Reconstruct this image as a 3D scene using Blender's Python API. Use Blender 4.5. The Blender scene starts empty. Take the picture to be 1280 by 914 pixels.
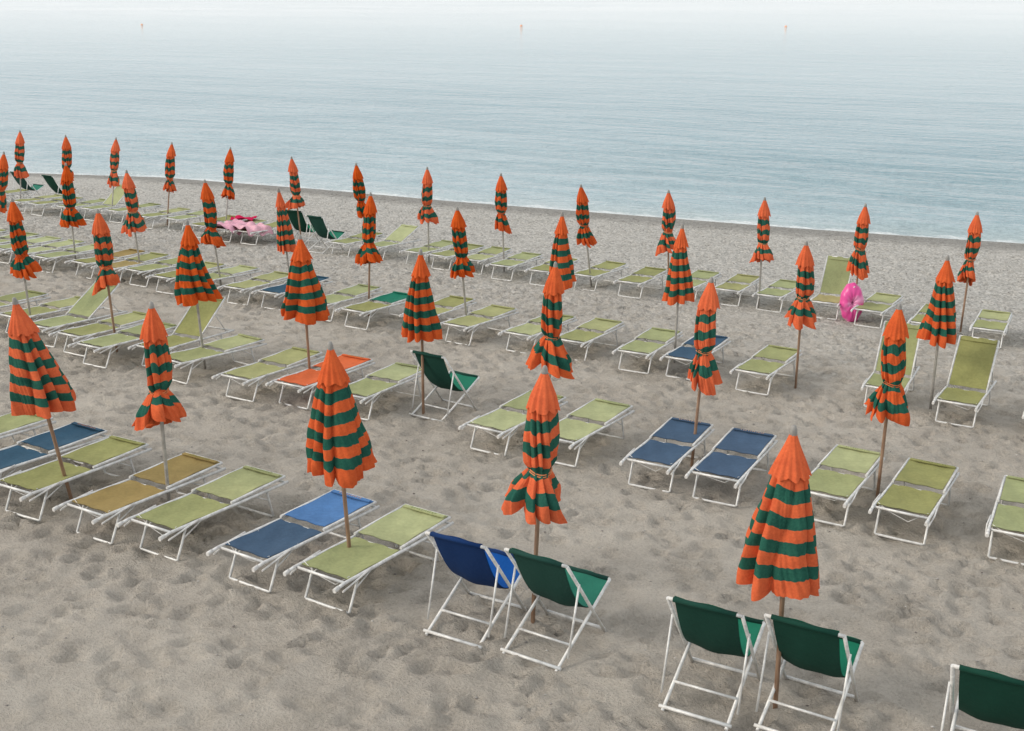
import bpy, math, random
import numpy as np
from mathutils import Matrix, Vector, Euler

S=0.08125            # beach slope toward the sea (+Y)
SEA_Z=-2.80
PHI=1.05671
SC=bpy.context.scene
SC.view_settings.view_transform='Standard'
SC.view_settings.look='None'
SC.view_settings.exposure=0

# ------------------------------------------------------------------ helpers
_su=np.array([-400,-120,-80,-60,-42,-35.1,-27.5,-21.8,-17.5,-13.2,-9.3,-5.7,-2.8,3,12,40,120,400],float)
_sv=np.array([-40,12,21,26.2,30.9,33.0,33.75,34.0,34.4,34.8,35.15,35.65,36.1,36.9,38.0,40.5,46,60],float)
def shore(u): return np.interp(u,_su,_sv)
def smooth(x): x=np.clip(x,0,1); return x*x*(3-2*x)
def ground_base(u,v):
    sh=shore(u)
    vv=np.maximum(v,-3.0)
    z=-S*vv
    corr=SEA_Z-(-S*sh)
    w=smooth((v-(sh-9))/9.0)
    zz=z+corr*w
    d=v-sh
    under=SEA_Z-np.minimum(np.maximum(d,0)*0.12,3.0)
    return np.where(d>0,under,np.maximum(zz,SEA_Z+np.clip(-d,0,9)*0.03))

class MB:
    def __init__(s): s.v=[];s.f=[];s.m=[];s.uv=[];s.sm=[];s.n=0
    def grid(s,P,mat,UV=None,closed=False,smooth=True):
        a,b,_=P.shape
        s.v.append(P.reshape(-1,3))
        if UV is None:
            UV=np.zeros((a,b,2)); UV[...,0]=np.linspace(0,1,b)[None,:]; UV[...,1]=np.linspace(0,1,a)[:,None]
        s.uv.append(UV.reshape(-1,2))
        i=np.arange(a-1)[:,None]; nb=b if closed else b-1
        j=np.arange(nb)[None,:]; j2=(j+1)%b
        q=np.stack([i*b+j,i*b+j2,(i+1)*b+j2,(i+1)*b+j],-1).reshape(-1,4)+s.n
        s.f+= q.tolist(); s.m+=[mat]*len(q); s.sm+=[smooth]*len(q); s.n+=a*b
    def raw(s,V,F,mat,smooth=False):
        V=np.array(V,float); s.v.append(V); s.uv.append(V[:,:2].copy())
        s.f+=[[k+s.n for k in f] for f in F]; s.m+=[mat]*len(F); s.sm+=[smooth]*len(F); s.n+=len(V)
    def tube(s,pts,r,mat,n=8,caps=True):
        pts=np.array(pts,float); k=len(pts)
        T=np.gradient(pts,axis=0) if k>2 else np.array([pts[1]-pts[0]]*2)
        T/=np.linalg.norm(T,axis=1)[:,None]
        ref=np.array([0,0,1.0]) if abs(T[0][2])<.9 else np.array([1.0,0,0])
        rr=np.full(k,r) if np.isscalar(r) else np.array(r)
        rings=[]
        for i in range(k):
            a=np.cross(ref,T[i]); a/=np.linalg.norm(a); b=np.cross(T[i],a); ref=b if k>2 else ref
            ang=np.arange(n)/n*2*np.pi
            rings.append(pts[i]+rr[i]*(np.cos(ang)[:,None]*a+np.sin(ang)[:,None]*b))
        P=np.array(rings); base=s.n
        s.grid(P,mat,closed=True)
        if caps:
            s.f.append([base+j for j in range(n)][::-1]); s.f.append([base+(k-1)*n+j for j in range(n)])
            s.m+=[mat,mat]; s.sm+=[False,False]
    def box(s,c,size,mat,R=None):
        x,y,z=[d/2 for d in size]
        V=[Vector(p) for p in [(-x,-y,-z),(x,-y,-z),(x,y,-z),(-x,y,-z),(-x,-y,z),(x,-y,z),(x,y,z),(-x,y,z)]]
        if R is not None: V=[R@p for p in V]
        V=[tuple(p+Vector(c)) for p in V]
        s.raw(V,[[0,3,2,1],[4,5,6,7],[0,1,5,4],[1,2,6,5],[2,3,7,6],[3,0,4,7]],mat)
    def build(s,name,mats,scale=None):
        me=bpy.data.meshes.new(name)
        V=np.concatenate(s.v); UV=np.concatenate(s.uv)
        if scale: V=V*np.array(scale)
        me.from_pydata(V.tolist(),[],s.f)
        me.polygons.foreach_set('material_index',s.m)
        me.polygons.foreach_set('use_smooth',s.sm)
        ul=me.uv_layers.new(name='UVMap')
        li=np.zeros(len(me.loops),int); me.loops.foreach_get('vertex_index',li)
        ul.data.foreach_set('uv',UV[li].reshape(-1))
        for m in mats: me.materials.append(m)
        me.update()
        ob=bpy.data.objects.new(name,me); SC.collection.objects.link(ob)
        return ob

class NT:
    def __init__(s,name):
        s.m=bpy.data.materials.new(name); s.m.use_nodes=True; s.t=s.m.node_tree
        s.b=s.t.nodes['Principled BSDF']; s.out=s.t.nodes['Material Output']
    def n(s,typ,**k):
        nd=s.t.nodes.new(typ)
        for a,b in k.items(): setattr(nd,a,b)
        return nd
    def l(s,a,b): s.t.links.new(a,b)
    def noise(s,vec,scale,detail=4,rough=.5):
        x=s.n('ShaderNodeTexNoise'); x.inputs['Scale'].default_value=scale; x.inputs['Detail'].default_value=detail; x.inputs['Roughness'].default_value=rough
        s.l(vec,x.inputs['Vector']); return x.outputs['Fac']
    def ramp(s,fac,stops,interp='LINEAR'):
        r=s.n('ShaderNodeValToRGB'); e=r.color_ramp.elements; r.color_ramp.interpolation=interp
        while len(e)>1: e.remove(e[-1])
        e[0].position=stops[0][0]; e[0].color=(*stops[0][1],1) if len(stops[0][1])==3 else stops[0][1]
        for p,c in stops[1:]:
            x=e.new(p); x.color=(*c,1)
        s.l(fac,r.inputs[0]); return r.outputs[0]
    def math(s,op,a,b=None,c=None,clamp=False):
        x=s.n('ShaderNodeMath',operation=op,use_clamp=clamp)
        for i,q in enumerate((a,b,c)):
            if q is None: continue
            if isinstance(q,(int,float)): x.inputs[i].default_value=q
            else: s.l(q,x.inputs[i])
        return x.outputs[0]
    def mix(s,fac,a,b,mode='MIX'):
        x=s.n('ShaderNodeMix',data_type='RGBA',blend_type=mode)
        for inp,q in ((x.inputs[0],fac),(x.inputs[6],a),(x.inputs[7],b)):
            if isinstance(q,(int,float)): inp.default_value=q
            elif isinstance(q,tuple): inp.default_value=(*q,1)
            else: s.l(q,inp)
        return x.outputs[2]
    def bump(s,h,strength,dist,normal=None):
        x=s.n('ShaderNodeBump'); x.inputs['Strength'].default_value=strength; x.inputs['Distance'].default_value=dist
        s.l(h,x.inputs['Height'])
        if normal is not None: s.l(normal,x.inputs['Normal'])
        return x.outputs[0]

def g3(v): return (v,v,v)

# ------------------------------------------------------------------ materials
def mat_fabric(name,col,rough=.85,var=.22):
    t=NT(name); tc=t.n('ShaderNodeTexCoord'); oi=t.n('ShaderNodeObjectInfo')
    o=tc.outputs['Object']
    n1=t.noise(o,3.5,4,.6)
    n2=t.noise(o,28,2,.6)
    f=t.math('ADD',t.math('MULTIPLY',n1,.65),t.math('MULTIPLY',n2,.35))
    k=t.ramp(f,[(.3,g3(1-var)),(.7,g3(1+var*.5))])
    c=t.mix(1.0,col,k,'MULTIPLY')
    hs=t.n('ShaderNodeHueSaturation')
    t.l(c,hs.inputs['Color'])
    t.l(t.math('MULTIPLY_ADD',oi.outputs['Random'],.03,.485),hs.inputs['Hue'])
    t.l(t.math('MULTIPLY_ADD',oi.outputs['Random'],-.22,1.05),hs.inputs['Saturation'])
    t.l(t.math('MULTIPLY_ADD',oi.outputs['Random'],.28,.86),hs.inputs['Value'])
    t.l(hs.outputs[0],t.b.inputs['Base Color'])
    t.b.inputs['Roughness'].default_value=rough
    t.b.inputs['Specular IOR Level'].default_value=.2
    t.l(t.bump(t.math('ADD',n1,n2),.3,.012),t.b.inputs['Normal'])
    return t.m

def mat_metal(name,col,rough=.45,met=.25):
    t=NT(name); tc=t.n('ShaderNodeTexCoord')
    n=t.noise(tc.outputs['Object'],14,4,.65)
    c=t.ramp(n,[(.35,tuple(x*.7 for x in col)),(.6,col)])
    t.l(c,t.b.inputs['Base Color']); t.b.inputs['Roughness'].default_value=rough; t.b.inputs['Metallic'].default_value=met
    return t.m

def mat_canopy():
    t=NT('striped_canvas'); uv=t.n('ShaderNodeUVMap'); tc=t.n('ShaderNodeTexCoord'); oi=t.n('ShaderNodeObjectInfo')
    sep=t.n('ShaderNodeSeparateXYZ'); t.l(uv.outputs[0],sep.inputs[0])
    sv=sep.outputs['Y']
    wob=t.math('MULTIPLY',t.math('SUBTRACT',t.noise(tc.outputs['Object'],9,2),.5),.02)
    s=t.math('ADD',sv,wob)
    p=t.math('FRACT',t.math('DIVIDE',t.math('SUBTRACT',s,.31),.165))
    inb=t.math('LESS_THAN',p,.5)
    st=t.math('GREATER_THAN',s,.31); en=t.math('LESS_THAN',s,.96)
    g=t.math('MULTIPLY',t.math('MULTIPLY',inb,st),en)
    n1=t.noise(tc.outputs['Object'],7,4,.6); n2=t.noise(tc.outputs['Object'],60,2)
    f=t.math('ADD',t.math('MULTIPLY',n1,.6),t.math('MULTIPLY',n2,.4))
    org=t.ramp(f,[(.3,(.50,.066,.008)),(.7,(.72,.115,.013))])
    grn=t.ramp(f,[(.3,(.010,.070,.052)),(.7,(.024,.13,.090))])
    c=t.mix(g,org,grn)
    hs=t.n('ShaderNodeHueSaturation'); t.l(c,hs.inputs['Color'])
    t.l(t.math('MULTIPLY_ADD',oi.outputs['Random'],.2,.86),hs.inputs['Value'])
    t.l(t.math('MULTIPLY_ADD',oi.outputs['Random'],-.08,1.0),hs.inputs['Saturation'])
    t.l(hs.outputs[0],t.b.inputs['Base Color'])
    t.b.inputs['Roughness'].default_value=.9; t.b.inputs['Specular IOR Level'].default_value=.06
    t.l(t.bump(f,.5,.02),t.b.inputs['Normal'])
    return t.m

def mat_wood():
    t=NT('pole_wood'); tc=t.n('ShaderNodeTexCoord'); mp=t.n('ShaderNodeMapping'); mp.inputs['Scale'].default_value=(30,30,3)
    t.l(tc.outputs['Object'],mp.inputs[0]); n=t.noise(mp.outputs[0],1.5,5,.6)
    t.l(t.ramp(n,[(.3,(.18,.10,.06)),(.7,(.36,.23,.15))]),t.b.inputs['Base Color']); t.b.inputs['Roughness'].default_value=.6
    return t.m

def mat_sand():
    t=NT('sand'); geo=t.n('ShaderNodeNewGeometry'); pos=geo.outputs['Position']
    uv=t.n('ShaderNodeUVMap'); sep=t.n('ShaderNodeSeparateXYZ'); t.l(uv.outputs[0],sep.inputs[0])
    d=sep.outputs['Y']
    big=t.noise(pos,.35,3,.55); med=t.noise(pos,2.2,5,.6); fine=t.noise(pos,40,5,.8)
    f=t.math('ADD',t.math('MULTIPLY',big,.2),t.math('ADD',t.math('MULTIPLY',med,.3),t.math('MULTIPLY',fine,.5)))
    sand=t.ramp(f,[(.35,(.345,.310,.264)),(.5,(.53,.482,.418)),(.65,(.65,.60,.525))])
    vo=t.n('ShaderNodeTexVoronoi'); vo.inputs['Scale'].default_value=22; t.l(pos,vo.inputs['Vector'])
    vs=t.n('ShaderNodeSeparateColor'); t.l(vo.outputs['Color'],vs.inputs[0])
    pf=t.math('ADD',t.math('MULTIPLY',vs.outputs[0],.5),t.math('MULTIPLY',t.noise(pos,6,4,.7),.5))
    peb=t.ramp(pf,[(.12,(.22,.21,.19)),(.35,(.44,.42,.385)),(.65,(.62,.595,.55)),(.9,(.80,.78,.74))])
    edge=t.math('ADD',d,t.math('MULTIPLY',t.math('SUBTRACT',med,.5),9))
    mr=t.n('ShaderNodeMapRange'); mr.inputs['From Min'].default_value=-20; mr.inputs['From Max'].default_value=-11; t.l(edge,mr.inputs[0])
    c=t.mix(mr.outputs[0],sand,peb)
    edge2=t.math('ADD',d,t.math('MULTIPLY',t.math('SUBTRACT',med,.5),2.2))
    mw=t.n('ShaderNodeMapRange'); mw.inputs['From Min'].default_value=-2.3; mw.inputs['From Max'].default_value=-1.1; t.l(edge2,mw.inputs[0])
    c=t.mix(t.math('MULTIPLY',mw.outputs[0],.9),c,t.mix(1.0,c,(.52,.51,.50),'MULTIPLY'))
    t.l(c,t.b.inputs['Base Color'])
    t.l(t.math('MULTIPLY_ADD',mw.outputs[0],-.35,.95),t.b.inputs['Roughness'])
    t.b.inputs['Specular IOR Level'].default_value=.2
    h=t.math('ADD',t.noise(pos,10,5,.72),t.math('MULTIPLY',fine,.55))
    b1=t.bump(h,.9,.062)
    b2=t.bump(t.math('MULTIPLY',vo.outputs['Distance'],mr.outputs[0]),.7,-.025,b1)
    t.l(b2,t.b.inputs['Normal'])
    return t.m

def mat_sea():
    t=NT('sea_water'); geo=t.n('ShaderNodeNewGeometry'); pos=geo.outputs['Position']
    uv=t.n('ShaderNodeUVMap'); sep=t.n('ShaderNodeSeparateXYZ'); t.l(uv.outputs[0],sep.inputs[0]); d=sep.outputs['Y']
    def mp(sx,sy,rot=0):
        m=t.n('ShaderNodeMapping'); m.inputs['Scale'].default_value=(sx,sy,1); m.inputs['Rotation'].default_value=(0,0,rot); t.l(pos,m.inputs[0]); return m.outputs[0]
    # rotation -0.5: crests lie roughly across the open water, not parallel to the beach
    w1=t.noise(mp(.50,1.3,-.42),1.0,4,.62)
    w2=t.noise(mp(1.9,3.3,.2),1.0,3,.65)
    w3=t.noise(mp(.07,.26,-.48),1.0,6,.68)
    w4=t.noise(mp(.012,.035,-.4),1.0,3,.5)
    col=t.ramp(t.math('DIVIDE',d,260,clamp=True),[(0,(.36,.42,.42)),(.012,(.19,.30,.34)),(.08,(.17,.295,.35)),(.25,(.30,.42,.47)),(.55,(.54,.63,.66)),(1,(.78,.82,.835))])  # shallow tint near shore; distance haze painted into the paler far stops
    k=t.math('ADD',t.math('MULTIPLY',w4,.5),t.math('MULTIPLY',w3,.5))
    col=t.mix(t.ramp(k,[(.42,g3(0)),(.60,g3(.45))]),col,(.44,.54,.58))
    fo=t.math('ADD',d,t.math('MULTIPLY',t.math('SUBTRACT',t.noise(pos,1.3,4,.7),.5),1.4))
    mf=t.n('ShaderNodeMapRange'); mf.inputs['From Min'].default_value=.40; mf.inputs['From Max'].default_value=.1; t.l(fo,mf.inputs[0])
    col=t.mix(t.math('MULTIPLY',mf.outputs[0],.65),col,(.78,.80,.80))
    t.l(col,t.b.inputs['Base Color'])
    t.b.inputs['Roughness'].default_value=.06; t.b.inputs['IOR'].default_value=1.33
    h=t.math('ADD',t.math('MULTIPLY',w1,.75),t.math('ADD',t.math('MULTIPLY',w2,.40),t.math('MULTIPLY',w3,2.6)))
    t.l(t.bump(h,1.0,.42),t.b.inputs['Normal'])
    return t.m

M_SAND=mat_sand(); M_SEA=mat_sea()
M_CAN=mat_canopy(); M_WOOD=mat_wood()
M_POLE=mat_metal('pole_metal',(.45,.43,.40),.45,.4)
M_WHITE=mat_metal('white_aluminium',(.76,.76,.74),.4,.1)
M_GREYP=mat_metal('grey_plastic',(.30,.29,.27),.6,0)
M_CORD=mat_metal('white_cord',(.76,.75,.72),.8,0)
FAB={'g':mat_fabric('green_mesh_fabric',(.300,.315,.125)),
     'p':mat_fabric('pale_green_fabric',(.365,.380,.172)),
     'b':mat_fabric('navy_fabric',(.03,.085,.145)),
     'B':mat_fabric('blue_fabric',(.02,.16,.36)),
     'y':mat_fabric('amber_fabric',(.35,.275,.10)),
     'o':mat_fabric('orange_fabric',(.66,.14,.025)),
     't':mat_fabric('teal_fabric',(.01,.18,.125)),
     'dg':mat_fabric('green_canvas_shaded',(.006,.050,.036),var=.1),  # back of the green canvas, shade painted in as a darker colour
     'dg2':mat_fabric('green_canvas_lit',(.008,.17,.105),var=.1),  # same green canvas, seat side painted brighter as if sky-lit
     'db':mat_fabric('blue_canvas_shaded',(.010,.028,.13),var=.1),  # back of the blue canvas, shade painted in likewise
     'db2':mat_fabric('blue_canvas_lit',(.015,.07,.36),var=.1),  # same blue canvas, skylight on the seat painted in
     'pk':mat_fabric('pink_towel',(.72,.38,.46),var=.4),
     'r':mat_fabric('red_towel',(.55,.02,.05)),
     'w':mat_fabric('white_cloth',(.75,.74,.72)),
     'ink1':mat_fabric('faded_orange_print',(.55,.25,.12)),
     'ink2':mat_fabric('faded_green_print',(.20,.24,.08))}

# ------------------------------------------------------------------ ground
rng=np.random.default_rng(5)
def axis(lo,a,b,hi,step):
    core=np.arange(a,b+1e-6,step)
    def ext(x0,x1):
        out=[];x=x0;s=step
        sg=1 if x1>x0 else -1
        while (x1-x)*sg>0:
            s*=1.22; x+=sg*s; out.append(x)
        return out
    return np.array(ext(a,lo)[::-1]+list(core)+ext(b,hi))
U=axis(-420,-34,3.5,420,.05); Vv=axis(-60,3.2,37.5,3000,.05)
UU,VV=np.meshgrid(U,Vv)
Z=ground_base(UU,VV)
def vnoise(shape_scale,seed):
    r=np.random.default_rng(seed); n=64
    g=r.random((n,n))
    x=(UU/shape_scale)%n; y=(VV/shape_scale)%n
    xi=x.astype(int); yi=y.astype(int); fx=x-xi; fy=y-yi; fx=fx*fx*(3-2*fx); fy=fy*fy*(3-2*fy)
    a=g[yi%n,xi%n];b=g[yi%n,(xi+1)%n];c=g[(yi+1)%n,xi%n];d=g[(yi+1)%n,(xi+1)%n]
    return (a*(1-fx)+b*fx)*(1-fy)+(c*(1-fx)+d*fx)*fy-.5
core=((UU>-34)&(UU<3.5)&(VV>3.2)&(VV<37.5))
D=vnoise(1.7,1)*.05+vnoise(.6,2)*.035+vnoise(.23,3)*.034
hf=np.zeros_like(D)
for k in range(24000):
    cu=rng.uniform(-34,3.5); cv=rng.uniform(3.3,34) if k%3 else rng.uniform(3.3,21)
    if cv<5.6 and rng.random()<.35: continue
    L=rng.uniform(.08,.15); W=L*rng.uniform(.42,.72); an=rng.uniform(0,math.pi); dp=rng.uniform(.016,.054)*(1 if cv<21 else .6)*(.85 if cv<6 else 1)
    a=int(np.searchsorted(U,cu-.4));b=int(np.searchsorted(U,cu+.4)); c=int(np.searchsorted(Vv,cv-.4)); e=int(np.searchsorted(Vv,cv+.4))
    uu=UU[c:e,a:b]-cu; vv=VV[c:e,a:b]-cv
    x=(uu*math.cos(an)+vv*math.sin(an))/L; y=(-uu*math.sin(an)+vv*math.cos(an))/W
    r2=x*x+y*y
    # a new print wipes out part of what was there before
    hf[c:e,a:b]*=1-.6*np.exp(-r2*r2)
    hf[c:e,a:b]+= -dp*np.exp(-r2*r2*1.0)+dp*.5*np.exp(-((np.sqrt(r2)-1.35)**2)*9)
hf=np.clip(hf,-.07,.045)
dshore=VV-shore(UU)
fade=np.clip(-dshore/2.5,0,1)
Z=Z+(D*.8+hf)*fade*np.where(core,1,0.6)
mb=MB(); P=np.stack([UU,VV,Z],-1); UVg=np.stack([UU,dshore],-1)
mb.grid(P,0,UVg); ground=mb.build('sandy_beach',[M_SAND])

# sea
U2=axis(-6000,-60,14,6000,.3); V2=axis(-60,28,62,9000,.3)
u2,v2=np.meshgrid(U2,V2); d2=v2-shore(u2)
amp2=np.clip(d2/2,0,1)*np.clip((26-d2)/20,0,1)
wv=(.010*np.sin(d2*2.1+1.7*np.sin(u2*.21)+u2*.12)+.008*np.sin(d2*3.3+u2*.7+1.3*np.sin(u2*.37+d2*.4))+.007*np.sin(d2*1.3-u2*.55))*amp2
crest=.12*np.exp(-((d2-1.9+.5*np.sin(u2*.33))/.45)**2)*smooth((u2+16)/14)+.05*np.exp(-((d2-1.2+.4*np.sin(u2*.5+1))/.35)**2)*(.5+.5*np.sin(u2*.45))
z2=SEA_Z+wv+crest
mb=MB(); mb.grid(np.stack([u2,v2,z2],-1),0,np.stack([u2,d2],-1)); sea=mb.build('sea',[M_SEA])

def gz(u,v): return float(ground_base(np.array(u),np.array(v)))

# ------------------------------------------------------------------ umbrellas
def umbrella(u,v,kind,L,R,wood,bu,bv,seed):
    r=np.random.default_rng(seed); mb=MB()
    base=np.array([bu,bv,gz(bu,bv)]); top=np.array([u,v,-S*v+2.35])
    dx=(top-base); Hh=dx[2]
    def place(P):
        z=P[...,2]; k=z/Hh
        Q=P.copy(); Q[...,0]+=dx[0]*k; Q[...,1]+=dx[1]*k; return Q
    z0=Hh-.07
    nphi=144; nt=80
    ph=np.linspace(0,2*np.pi,nphi,endpoint=False)[None,:]; t=np.linspace(0,1,nt)[:,None]
    off=r.uniform(0,6.28)
    nl=8
    amp=r.uniform(.65,1.25,nl); so=r.uniform(-.022,.022,nl); ho=r.uniform(-.035,.035,nl)
    warp=.25*np.sin(ph*2+r.uniform(0,6))+.18*np.sin(3*ph+r.uniform(0,6))+ (t*r.uniform(-.6,.6))
    a=(ph+warp)*nl/(2*np.pi)
    li=np.floor(a).astype(int)%nl
    lobe=np.abs(np.sin(np.pi*a))**.7
    w1=np.sin(ph*13+8*t+r.uniform(0,6)+2*np.sin(ph+t*4)); w2=np.sin(ph*27-15*t+r.uniform(0,6)+3*np.sin(ph*2)); w3=np.sin(ph*5+t*17+r.uniform(0,6))
    if kind=='c':
        tk=[0,.06,.16,.27,.5,.75,.93,1]; rk=[.022,.05,.105,.16,.245,.325,.375,.385]
        prof=np.interp(t,tk,rk)*(R/.385*.85+.15*np.sqrt(R/.385))
        depth=.28+.22*t
        wr=1+t*(.035*w1+.03*w2+.025*w3)
    else:
        pt=r.uniform(.64,.74)
        tk=[0,.06,.15,.26,.45,pt-.07,pt,pt+.05,.88,1]; rk=[.022,.05,.09,.118,.14,.132,.085,.13,.225,.262]
        prof=np.interp(t,tk,rk)
        body=np.where(t<pt,1,R/.262); prof=prof*body
        depth=.32+.24*t-.32*np.exp(-((t-pt)/.05)**2)
        wr=1+(.2+t)*(.045*w1+.035*w2+.045*w3)
    fold=(1-depth)+depth*lobe*amp[li]
    rad=prof*fold*wr
    ang=ph+off+ (.25*lobe*t if kind=='c' else .4*lobe*t+ t*.7)
    zz=z0-L*(t*np.ones_like(ph))-L*ho[li]*lobe*t*t
    tilt=r.uniform(.03,.11) if kind=='t' else r.uniform(0,.035)
    zz=zz-tilt*np.cos(ph-r.uniform(0,6.28))*smooth((t-.6)/.4)
    zz=zz+(.035 if kind=='c' else .06)*(1-lobe)*smooth((t-.5)/.5)
    sx=.025*np.sin(t*5+r.uniform(0,6))*t; sy=.025*np.sin(t*4+r.uniform(0,6))*t
    P=np.stack([rad*np.cos(ang)+sx,rad*np.sin(ang)+sy,zz],-1)
    sc=t+so[li]*lobe+.028*(lobe-.5)
    if kind=='t': sc=sc+.035*np.sin(ph+r.uniform(0,6))*t+.012*w3
    UV=np.stack([ph/(2*np.pi)+0*t,sc+0*ph],-1)
    mb.grid(place(P),0,UV,closed=True)
    nt2=16; t2=np.linspace(0,1,nt2)[:,None]; Lc=L*.25
    capr=np.interp(t2*Lc/L,tk,rk)*((R/.385*.85+.15*np.sqrt(R/.385)) if kind=='c' else 1)
    lob2=np.abs(np.sin(np.pi*((ph+.3+.1*np.sin(ph*3+off))*nl/(2*np.pi))))**.8
    rad2=(capr+.008+.014*t2)*(.86+.14*lob2*amp[li[0]][None,:]+.06*t2*w1[0][None,:])
    z3=z0+.012-Lc*t2-.03*(lob2-.5)*t2
    P2=np.stack([rad2*np.cos(ph+off+.1),rad2*np.sin(ph+off+.1),z3+0*ph],-1)
    mb.grid(place(P2),0,np.stack([ph+0*t2,.1*t2+0*ph],-1),closed=True)
    mb.tube(place(np.array([[0,0,z0-.03],[0,0,z0+.025],[0,0,z0+.05],[0,0,z0+.072],[0,0,z0+.08]])),[.026,.028,.024,.017,.004],2,12)
    mb.tube(place(np.array([[0,0,-.25],[0,0,.6],[0,0,1.4],[0,0,z0-.02]])),.019,1,12)
    if kind=='t':
        zt=z0-L*pt; rp=.085+.008
        tt=np.linspace(0,2*np.pi,25)
        for dz in (-.008,.012):
            mb.tube(place(np.stack([rp*np.cos(tt)+sx[int(pt*79),0],rp*np.sin(tt)+sy[int(pt*79),0],zt+dz+.012*np.sin(tt*2)],-1)),.006,3,6,False)
    ob=mb.build('beach_umbrella',[M_CAN,M_WOOD if wood else M_POLE,M_GREYP,FAB['o']])
    ob.location=base
    return ob

UA=[(-30.22,22.98,'t',.20),(-27.86,22.71,'t',.2),(-26.34,23.23,'t',.2),(-24.07,23.19,'t',.17),(-21.9,23.21,'t',.2),(-18.83,22.1,'t',.26),(-16.67,21.91,'t',.18),(-14.92,22.38,'t',.27),(-12.88,22.35,'t',.2),(-10.42,21.48,'t',.23),(-8.58,21.87,'t',.26),(-6.59,22.07,'t',.25),(-4.69,22.49,'t',.24),(-2.66,22.76,'t',.18),(-.6,22.5,'t',.25)]
UB=[(-26,16.8,'t',.25),(-23.92,17.66,'t',.2),(-20.74,16.81,'t',.27),(-18.69,16.65,'t',.26,1.22),(-16.26,16.43,'t',.24),(-14.32,16.37,'c',.2,1.2),(-12.62,16.99,'t',.26),(-10.26,16.28,'t',.27,1.15),(-8.59,17.0,'c',.24,1.2),(-6.41,17.01,'c',.25,1.2),(-4.24,16.46,'t',.25,1.2),(-2.24,16.48,'c',.29,1.2),(-.1,16.7,'t',.25)]
UC=[(-18.3,12.0,'t',.25),(-16.24,12.01,'t',.24,1.22),(-14.19,11.98,'t',.23,1.22),(-12.30,11.99,'c',.30,1.15),(-10.16,11.99,'c',.34,1.14),(-8.18,12.05,'c',.265,1.16),(-6.32,12.33,'t',.31,1.28),(-4.35,12.6,'t',.22,1.19),(-2.12,12.4,'t',.28,1.19),(-.05,12.1,'c',.33,1.15)]
UD=[(-11.6,7.3,'c',.32,1.2),(-9.53,6.90,'c',.32,1.18),(-8.37,7.57,'t',.29,1.19),(-5.95,7.32,'c',.315,1.16),(-4.05,7.72,'t',.28,1.17),(-1.87,7.32,'c',.315,1.20),(.3,7.4,'t',.3,1.2)]
k=0
random.seed(11)
for rv,lst,wd in ((22.4,UA,.2),(16.7,UB,.3),(12.05,UC,.7),(7.42,UD,.9)):
    for e in lst:
        u,v,kd,R=e[:4]; L=e[4] if len(e)>4 else 1.27
        k+=1
        wood=(random.random()<wd)
        if (u,v)==(-8.37,7.57): wood=False
        bv=rv+.35*(v-rv); bu=u+random.uniform(-.05,.05)
        umbrella(u,v,kd,L,R,wood,bu,bv,100+k)

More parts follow.
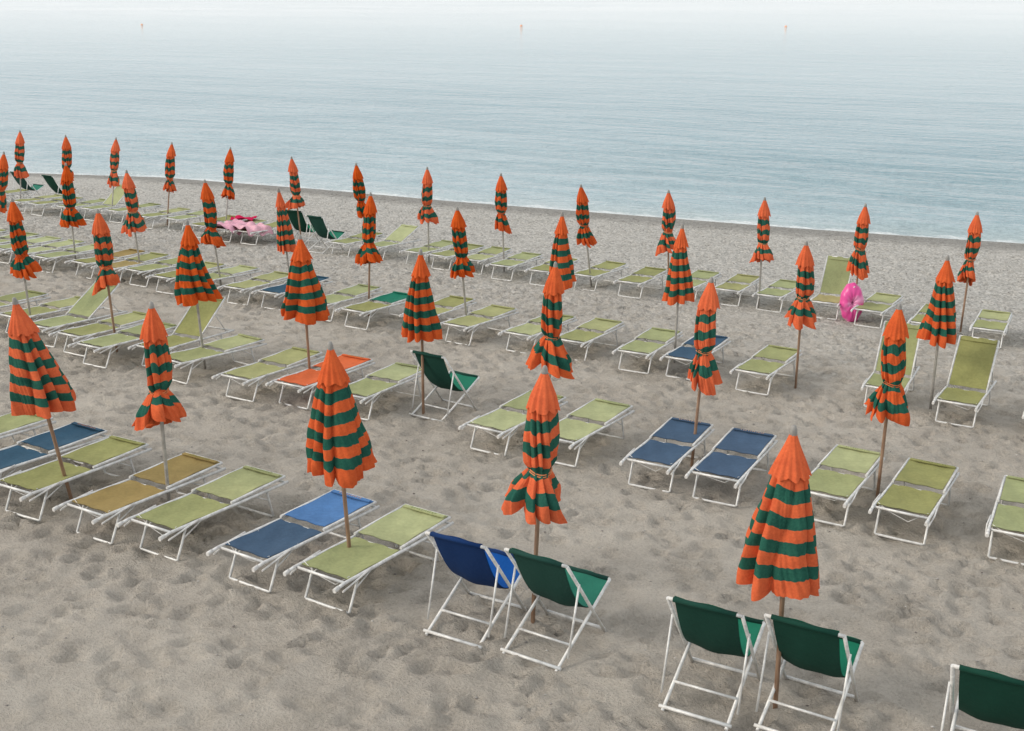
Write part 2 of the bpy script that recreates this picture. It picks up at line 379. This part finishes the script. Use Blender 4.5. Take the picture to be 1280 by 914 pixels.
# ------------------------------------------------------------------ loungers
def panel(mb,w,y0,z0,y1,z1,mat,sag,r,ny=18,nx=10,th=.006):
    t=np.linspace(0,1,ny)[:,None]; s=np.linspace(-1,1,nx)[None,:]
    x=w/2*s+0*t
    dy,dz=y1-y0,z1-z0; ln=math.hypot(dy,dz); ny_,nz_=-dz/ln,dy/ln
    d=-sag*(1-s**2)*(np.sin(np.pi*t)**.6)+.005*np.sin(7*s+9*t+r.uniform(0,6))
    P=np.stack([x,y0+dy*t+ny_*d,z0+dz*t+nz_*d],-1)
    mb.grid(P,mat)
    P2=P.copy(); P2[...,1]-=ny_*th; P2[...,2]-=nz_*th
    mb.grid(P2[:, ::-1],mat)
def lounger(u,v,c1,c2,back=0,yaw=0,seed=0,cord=True,marks=False,zoff=0.012):
    r=np.random.default_rng(seed); mb=MB()
    W=.66; zr=.34; ya,yb=-.98,.98
    for sx in (-1,1):
        x=sx*W/2
        mb.tube([(x,ya-.10,zr-.012),(x,ya,zr),(x,0,zr),(x,.98,zr)],.0175,0,8)
        mb.tube([(x,ya-.16,zr-.02),(x,ya-.09,zr-.010)],.022,3,8)
    for y in (ya+.02,-.02,.96):
        mb.tube([(-W/2,y,zr-.006),(W/2,y,zr-.006)],.014,0,8)
    for (y,yf) in ((-.70,-.86),(.62,.74)):
        a=W/2-.035
        mb.tube([(-a,y,zr),(-a,(y+yf)/2,zr/2),(-a,yf,.012),(-a+.015,yf,.002),(0,yf,.0),(a-.015,yf,.002),(a,yf,.012),(a,(y+yf)/2,zr/2),(a,y,zr)],.0145,0,8)
    for sx in (-1,1):
        mb.tube([(sx*(W/2-.04),-.76,.20),(sx*(W/2-.04),-.40,zr)],.009,0,6)
        mb.tube([(sx*(W/2-.04),.68,.20),(sx*(W/2-.04),.36,zr)],.009,0,6)
    wf=W-.045
    panel(mb,wf,-.90,zr+.012,-.02,zr+.010,1,.032,r)
    ang=math.radians(back) if back else math.radians(r.uniform(.8,2.6))
    bl=.92; cy,cz=math.cos(ang),math.sin(ang); y0=.02; z0=zr+.034
    e=(y0+bl*cy,z0+bl*cz)
    for sx in (-1,1):
        mb.tube([(sx*(W/2-.012),y0-.03,z0-.03*cz/cy),(sx*(W/2-.012),e[0],e[1])],.0155,0,8)
    mb.tube([(-W/2+.012,e[0],e[1]),(W/2-.012,e[0],e[1])],.0145,0,8)
    panel(mb,wf-.02,y0+.01,z0+.013,e[0]-.012*cy,e[1]+.013,2,.024,r)
    if back:
        for sx in (-1,1):
            mb.tube([(sx*(W/2-.03),y0+bl*.6*cy,z0+bl*.6*cz),(sx*(W/2-.03),min(.9,y0+bl*.6*cy+.32),zr)],.009,0,6)
    mb.box((0,y0+(bl-.07)*cy,z0+(bl-.07)*cz+.024),(wf*.93,.055,.012),2,Matrix.Rotation(ang,3,'X'))
    if marks:   # worn, unreadable print along the head end
        x=-.17
        while x<.17:
            w_=r.uniform(.012,.026)
            yy=y0+(bl-.07)*cy; zz_=z0+(bl-.07)*cz+.0315
            mb.box((x,yy+r.uniform(-.002,.002),zz_),(w_*.35,.03,.003),4)
            if r.random()<.7: mb.box((x+w_*.42,yy+r.choice([-.012,0,.012]),zz_),(w_*.4,.007,.003),4)
            x+=w_+.012
    for sx in (-1,1):
        mb.tube([(sx*(W/2+.02),-.55,zr+.02),(sx*(W/2+.035),-.8,zr-.01),(sx*(W/2+.02),-1.03,zr-.06)],.010,3,6)
    if cord:
        dd=r.uniform(-.06,.06)
        mb.tube([(-.3,-.86,zr+.02),(-.1+dd,-.93,zr-.03),(.15+dd,-.93,zr-.04-abs(dd)),(.3,-.86,zr+.02)],.004,3,5)
    ob=mb.build('sun_lounger',[M_WHITE,FAB[c1],FAB[c2],M_CORD,FAB['ink1' if c2 in 'bB' else 'ink2']],(.86,.84,1))
    ob.rotation_euler=(Matrix.Rotation(math.atan(-S),4,'X')@Matrix.Rotation(math.radians(yaw),4,'Z')).to_euler()
    ob.location=(u,v,gz(u,v)+zoff)
    return ob
LD=[(-11.4,7.5,'g','g'),(-10.45,7.49,'b','b'),(-9.68,7.42,'g','g'),(-8.59,7.43,'y','y'),(-7.77,7.50,'g','p'),(-6.58,7.48,'b','B'),(-5.73,7.54,'g','p')]
LC=[(-17.4,12.3,'g','g'),(-16.36,12.5,'g','p'),(-15.43,12.3,'g','g',30),(-14.55,12.2,'g','p'),(-13.75,11.9,'g','g'),(-12.98,12.35,'g','g',36),(-12.06,12.0,'g','p',0,-6),(-10.74,11.85,'p','p'),(-9.91,12.02,'o','o'),(-8.95,12.09,'g','p'),
    (-6.65,11.9,'p','g'),(-5.74,12.05,'p','p'),(-4.51,11.88,'b','b'),(-3.71,11.9,'b','b'),(-2.49,12.02,'g','p'),(-1.65,11.99,'g','g'),(-.56,12.04,'g','g'),(.3,12.0,'g','p')]
LB=[(-25.6,16.8,'g','g'),(-24.4,16.8,'g','p'),(-23.3,16.87,'g','g'),(-22.45,16.8,'g','p'),(-21.6,16.73,'p','p'),(-20.75,16.63,'g','p'),(-19.6,16.7,'g','y'),(-18.8,16.66,'y','g'),(-18.05,16.77,'g','g'),(-17.1,16.58,'g','p'),(-16.33,16.74,'g','p'),(-15.24,16.66,'p','p'),(-14.4,16.72,'b','b'),(-13.04,16.55,'g','g'),(-12.1,16.4,'g','t'),(-10.99,16.77,'p','g'),(-9.98,16.52,'p','p'),(-8.81,16.61,'p','g'),(-7.9,16.71,'g','p'),(-6.75,16.62,'g','g'),(-5.94,16.69,'b','b'),(-4.72,16.57,'g','g'),(-2.88,16.86,'g','g',48),(-1.79,16.69,'g','g',44),(-.6,16.7,'g','g'),(.3,16.7,'g','p')]
LA=[(-31.0,22.6,'g','g'),(-29.2,22.5,'g','p'),(-28.37,22.46,'g','g'),(-27.3,22.6,'g','g'),(-26.5,22.77,'g','p',35),(-25.6,22.94,'g','g'),(-24.15,22.69,'g','p'),(-23.23,22.85,'g','g'),(-21.9,22.4,'g','g'),(-20.97,22.33,'p','p'),(-20.15,22.41,'g','g'),(-17.2,22.47,'g','g'),(-16.22,22.63,'g','p',20),(-14.97,22.55,'g','g'),(-14.2,22.5,'g','g'),(-13.4,22.5,'p','g'),(-12.45,22.27,'g','g'),(-11.45,22.24,'g','p'),(-10.35,22.39,'g','g'),(-9.27,22.26,'g','g'),(-8.18,22.67,'g','g'),(-7.28,22.8,'p','p'),(-6.34,22.76,'g','g'),(-5.25,22.77,'y','g',50),(-4.26,22.53,'g','p'),(-3.14,21.99,'g','g'),(-2.09,22.19,'g','p'),(-1.0,22.4,'g','g'),(0,22.4,'g','g')]
k=0
for li_,lst in enumerate((LD,LC,LB,LA)):
    for e in lst:
        k+=1; u,v,c1,c2=e[:4]; bk=e[4] if len(e)>4 else 0; yw=e[5] if len(e)>5 else random.uniform(-3,3)
        lounger(u,v,c1,c2,bk,yw,300+k,cord=(li_<3),marks=(li_<2))

# ------------------------------------------------------------------ deck chairs
def deck_chair(u,v,col,yaw=0,seed=0,zoff=0.01):
    r=np.random.default_rng(seed); mb=MB(); W=.60; a=W/2; rt=.0155
    T=(-.43,.97); B=(.40,0.0)
    F=(.50,.47); G=(-.47,0.0)
    for sx in (-1,1):
        mb.tube([(sx*a,T[0],T[1]),(sx*a,B[0],B[1]-.02)],rt,0,8)
        mb.tube([(sx*(a-.035),F[0],F[1]),(sx*(a-.035),G[0],G[1]-.02)],rt,0,8)
        mb.tube([(sx*(a+.018),-.22,.725),(sx*(a+.018),-.36,.075)],.010,0,6)
    def on(p,q,t): return (p[0]+(q[0]-p[0])*t,p[1]+(q[1]-p[1])*t)
    for (p,q,t,w,rr) in ((T,B,0,a,rt),(T,B,.97,a,rt),(F,G,0,a-.035,rt),(F,G,.98,a,rt),(F,G,.74,a-.035,.012)):
        y,z=on(p,q,t); mb.tube([(-w,y,z),(w,y,z)],rr,0,8)
    n=34; t=np.linspace(0,1,n)
    p0=np.array([T[0]+.02,T[1]+.018]);p1=np.array([-.16,.50]);p2=np.array([.12,.10]);p3=np.array([F[0]+.01,F[1]+.018])
    C=((1-t)**3)[:,None]*p0+(3*(1-t)**2*t)[:,None]*p1+(3*(1-t)*t**2)[:,None]*p2+(t**3)[:,None]*p3
    s=np.linspace(-1,1,12)[None,:]
    X=(a-.045)*s*(1-.05*np.sin(np.pi*t)[:,None])
    zz=C[:,1][:,None]-.022*(1-s**2)*np.sin(np.pi*t)[:,None]+.006*np.sin(5*s+8*t[:,None]+r.uniform(0,6))
    P=np.stack([X,C[:,0][:,None]+0*s-.02*(1-s**2)*np.sin(np.pi*t)[:,None],zz],-1)
    mb.grid(P,2); P2=P.copy(); P2[...,2]-=.008; P2[...,1]-=.006; mb.grid(P2[:, ::-1],1)  # one canvas: seat sheet in the lit colour, back sheet in the shaded
    mb.tube([(-(a-.045),T[0],T[1]),((a-.045),T[0],T[1])],rt+.006,1,10)
    mb.tube([(-(a-.05),F[0],F[1]),((a-.05),F[0],F[1])],rt+.006,1,10)
    ob=mb.build('deck_chair',[M_WHITE,FAB[col],FAB[col+'2']],(.95,.95,.93))
    ob.rotation_euler=(Matrix.Rotation(math.atan(-S),4,'X')@Matrix.Rotation(math.radians(yaw),4,'Z')).to_euler()
    ob.location=(u,v,gz(u,v)+zoff)
CH=[(-4.51,7.34,'db',1),(-3.77,7.40,'dg',-2),(-2.35,7.33,'dg',2),(-1.62,7.45,'dg',-1),(-.34,7.44,'dg',1),(-8.06,12.33,'dg',-4),(-19.15,22.7,'dg',5),(-18.0,22.2,'dg',-3),(-31.65,23.99,'dg',3),(-30.13,23.99,'dg',-2)]
for i,(u,v,c,y) in enumerate(CH): deck_chair(u,v,c,y,700+i)

# ------------------------------------------------------------------ small things
def towel(u,v,z,w,l,col,seed,yaw):
    r=np.random.default_rng(seed); n,m=26,22
    x=np.linspace(-w/2,w/2,m)[None,:]+0*np.linspace(0,1,n)[:,None]; y=np.linspace(-l/2,l/2,n)[:,None]+0*x
    zz=.02+.03*np.sin(x*14+r.uniform(0,6)+y*4)*np.cos(y*11+r.uniform(0,6))+.03*np.sin(y*19+x*9)
    zz=zz-np.clip(np.abs(x)-.33,0,1)*1.3
    mb=MB(); mb.grid(np.stack([x,y,zz],-1),0); P=np.stack([x,y,zz-.012],-1); mb.grid(P[:,::-1],0)
    ob=mb.build('beach_towel',[FAB[col]]); ob.location=(u,v,gz(u,v)+z); ob.rotation_euler=(-.08,0,yaw)
towel(-20.97,22.0,.43,.95,1.1,'pk',1,.1); towel(-20.3,22.0,.43,.9,.8,'pk',2,-.2); towel(-21.3,22.85,.46,.6,.5,'r',3,.4)
def swim_ring(u,v):
    mb=MB(); a=np.linspace(0,2*np.pi,40,endpoint=False)[None,:]; b=np.linspace(0,2*np.pi,17)[:,None]
    rr=.13*(1+.05*np.sin(a*10)); R=.13
    P=np.stack([(R+rr*np.cos(b))*np.cos(a)*.9,rr*np.sin(b)*1.1+0*a,(R+rr*np.cos(b))*np.sin(a)*1.55],-1)
    mb.grid(P,0,closed=True)
    mb.tube([(.0,-.1,.30),(.02,-.13,.33)],.012,1,8)
    t=NT('pink_vinyl'); tc=t.n('ShaderNodeTexCoord'); t.l(t.ramp(t.noise(tc.outputs['Object'],4,2),[(.5,(.70,.07,.30)),(.65,(.72,.28,.48))]),t.b.inputs['Base Color']); t.b.inputs['Roughness'].default_value=.35
    ob=mb.build('swim_ring',[t.m,M_CORD]); ob.location=(u,v,gz(u,v)+.38); ob.rotation_euler=(math.radians(-12),0,math.radians(25))
swim_ring(-4.72,22.2)
def bag(u,v):
    mb=MB(); a=np.linspace(0,2*np.pi,32,endpoint=False)[None,:]; t=np.linspace(0,1,14)[:,None]
    r_=.10+.13*np.sin(np.pi*np.clip(t*.8+.12,0,1))
    P=np.stack([r_*1.3*np.cos(a)*(1+.05*np.sin(a*5)),r_*.8*np.sin(a),.5*t+.02*np.sin(a*3)*t],-1); mb.grid(P,0,closed=True)
    q=np.linspace(0,np.pi,14)
    for s in (-.06,.06): mb.tube(np.stack([.12*np.cos(q),s+0*q,.48+.2*np.sin(q)],-1),.009,0,6)
    ob=mb.build('beach_bag',[FAB['w']]); ob.location=(u,v,gz(u,v))
bag(-19.9,24.2)
F=np.array([-math.cos(PHI),math.sin(PHI)]); Rr=np.array([math.sin(PHI),math.cos(PHI)])
mbuoy=NT('buoy_orange'); mbuoy.l(mbuoy.ramp(mbuoy.noise(mbuoy.n('ShaderNodeTexCoord').outputs['Object'],3),[(.3,(.75,.34,.18)),(.7,(.9,.48,.3))]),mbuoy.b.inputs['Base Color'])
for X,Y,s in ((-69.6,222,.22),(2,203,.24),(45.5,193,.21)):
    p=X*Rr+Y*F; mb=MB()
    tt=np.linspace(-1,1,14)
    mb.tube(np.stack([0*tt,0*tt,tt*s],-1),list(np.maximum(np.sqrt(np.maximum(1-tt**2,0)),.05)*s),0,16)
    mb.tube([(0,0,s*.9),(0,0,s*1.1)],s*.18,0,8)
    ob=mb.build('buoy',[mbuoy.m]); ob.location=(p[0],p[1],SEA_Z+s*.15)
mb=MB(); r=np.random.default_rng(9)
ic=[(0,0,1),(.9,0,.1),(.28,.85,0),(-.72,.53,.1),(-.72,-.53,0),(.28,-.85,.1),(0,0,-.6)]
fc=[[0,1,2],[0,2,3],[0,3,4],[0,4,5],[0,5,1],[6,2,1],[6,3,2],[6,4,3],[6,5,4],[6,1,5]]
Vp=[];Fp=[]
for i in range(3500):
    u=r.uniform(-28,2); v=r.uniform(3.4,34); s=r.uniform(.006,.022)*(1.3 if v>20 else .8)
    iu=min(int(np.searchsorted(U,u)),len(U)-1); iv=min(int(np.searchsorted(Vv,v)),len(Vv)-1)
    c=np.array([U[iu],Vv[iv],Z[iv,iu]+s*.2]); q=r.uniform(.6,1.3,(7,1)); b=len(Vp)
    Vp+= (np.array(ic)*q*s*np.array([1.2,1,.6])+c).tolist(); Fp+=[[b+k for k in f] for f in fc]
mb.raw(Vp,Fp,0,True)
t=NT('stone'); ge=t.n('ShaderNodeNewGeometry'); t.l(t.ramp(t.noise(ge.outputs['Position'],5,2),[(.35,(.14,.12,.11)),(.5,(.3,.28,.26)),(.65,(.6,.58,.55))]),t.b.inputs['Base Color']); t.b.inputs['Roughness'].default_value=.9
mb.build('pebbles',[t.m])

# ------------------------------------------------------------------ light
SUN_EL=math.radians(30); SUN_AZ=math.radians(232)
w=bpy.data.worlds.new("World"); SC.world=w; w.use_nodes=True; nt=w.node_tree
sky=nt.nodes.new('ShaderNodeTexSky'); sky.sky_type='NISHITA'; sky.sun_disc=False
sky.sun_elevation=SUN_EL; sky.sun_rotation=SUN_AZ; sky.dust_density=6; sky.air_density=1.0; sky.ozone_density=1
bg=nt.nodes['Background']; bg.inputs['Strength'].default_value=.12
mx=nt.nodes.new('ShaderNodeMix'); mx.data_type='RGBA'; mx.inputs[0].default_value=.76; mx.inputs[7].default_value=(9.5,9.8,9.9,1)
nt.links.new(sky.outputs[0],mx.inputs[6]); nt.links.new(mx.outputs[2],bg.inputs['Color'])
sd=bpy.data.lights.new('sun','SUN'); sd.energy=1.45; sd.angle=math.radians(14); sd.color=(1,.92,.82)
so=bpy.data.objects.new('sun',sd); SC.collection.objects.link(so)
dirv=Vector((math.sin(SUN_AZ)*math.cos(SUN_EL),math.cos(SUN_AZ)*math.cos(SUN_EL),math.sin(SUN_EL)))
so.rotation_euler=dirv.to_track_quat('Z','Y').to_euler()

# ------------------------------------------------------------------ camera
cd=bpy.data.cameras.new('camera'); cd.sensor_width=36; cd.lens=1403.09/1280*36; cd.clip_end=20000; cd.clip_start=.1
co=bpy.data.objects.new('camera',cd); SC.collection.objects.link(co)
yaw=math.pi/2-PHI
R=Matrix.Rotation(yaw,4,'Z')@Matrix.Rotation(math.pi/2-.33036,4,'X')@Matrix.Rotation(-.00686,4,'Z')
co.matrix_world=Matrix.Translation((0,0,4.72071))@R
SC.camera=co
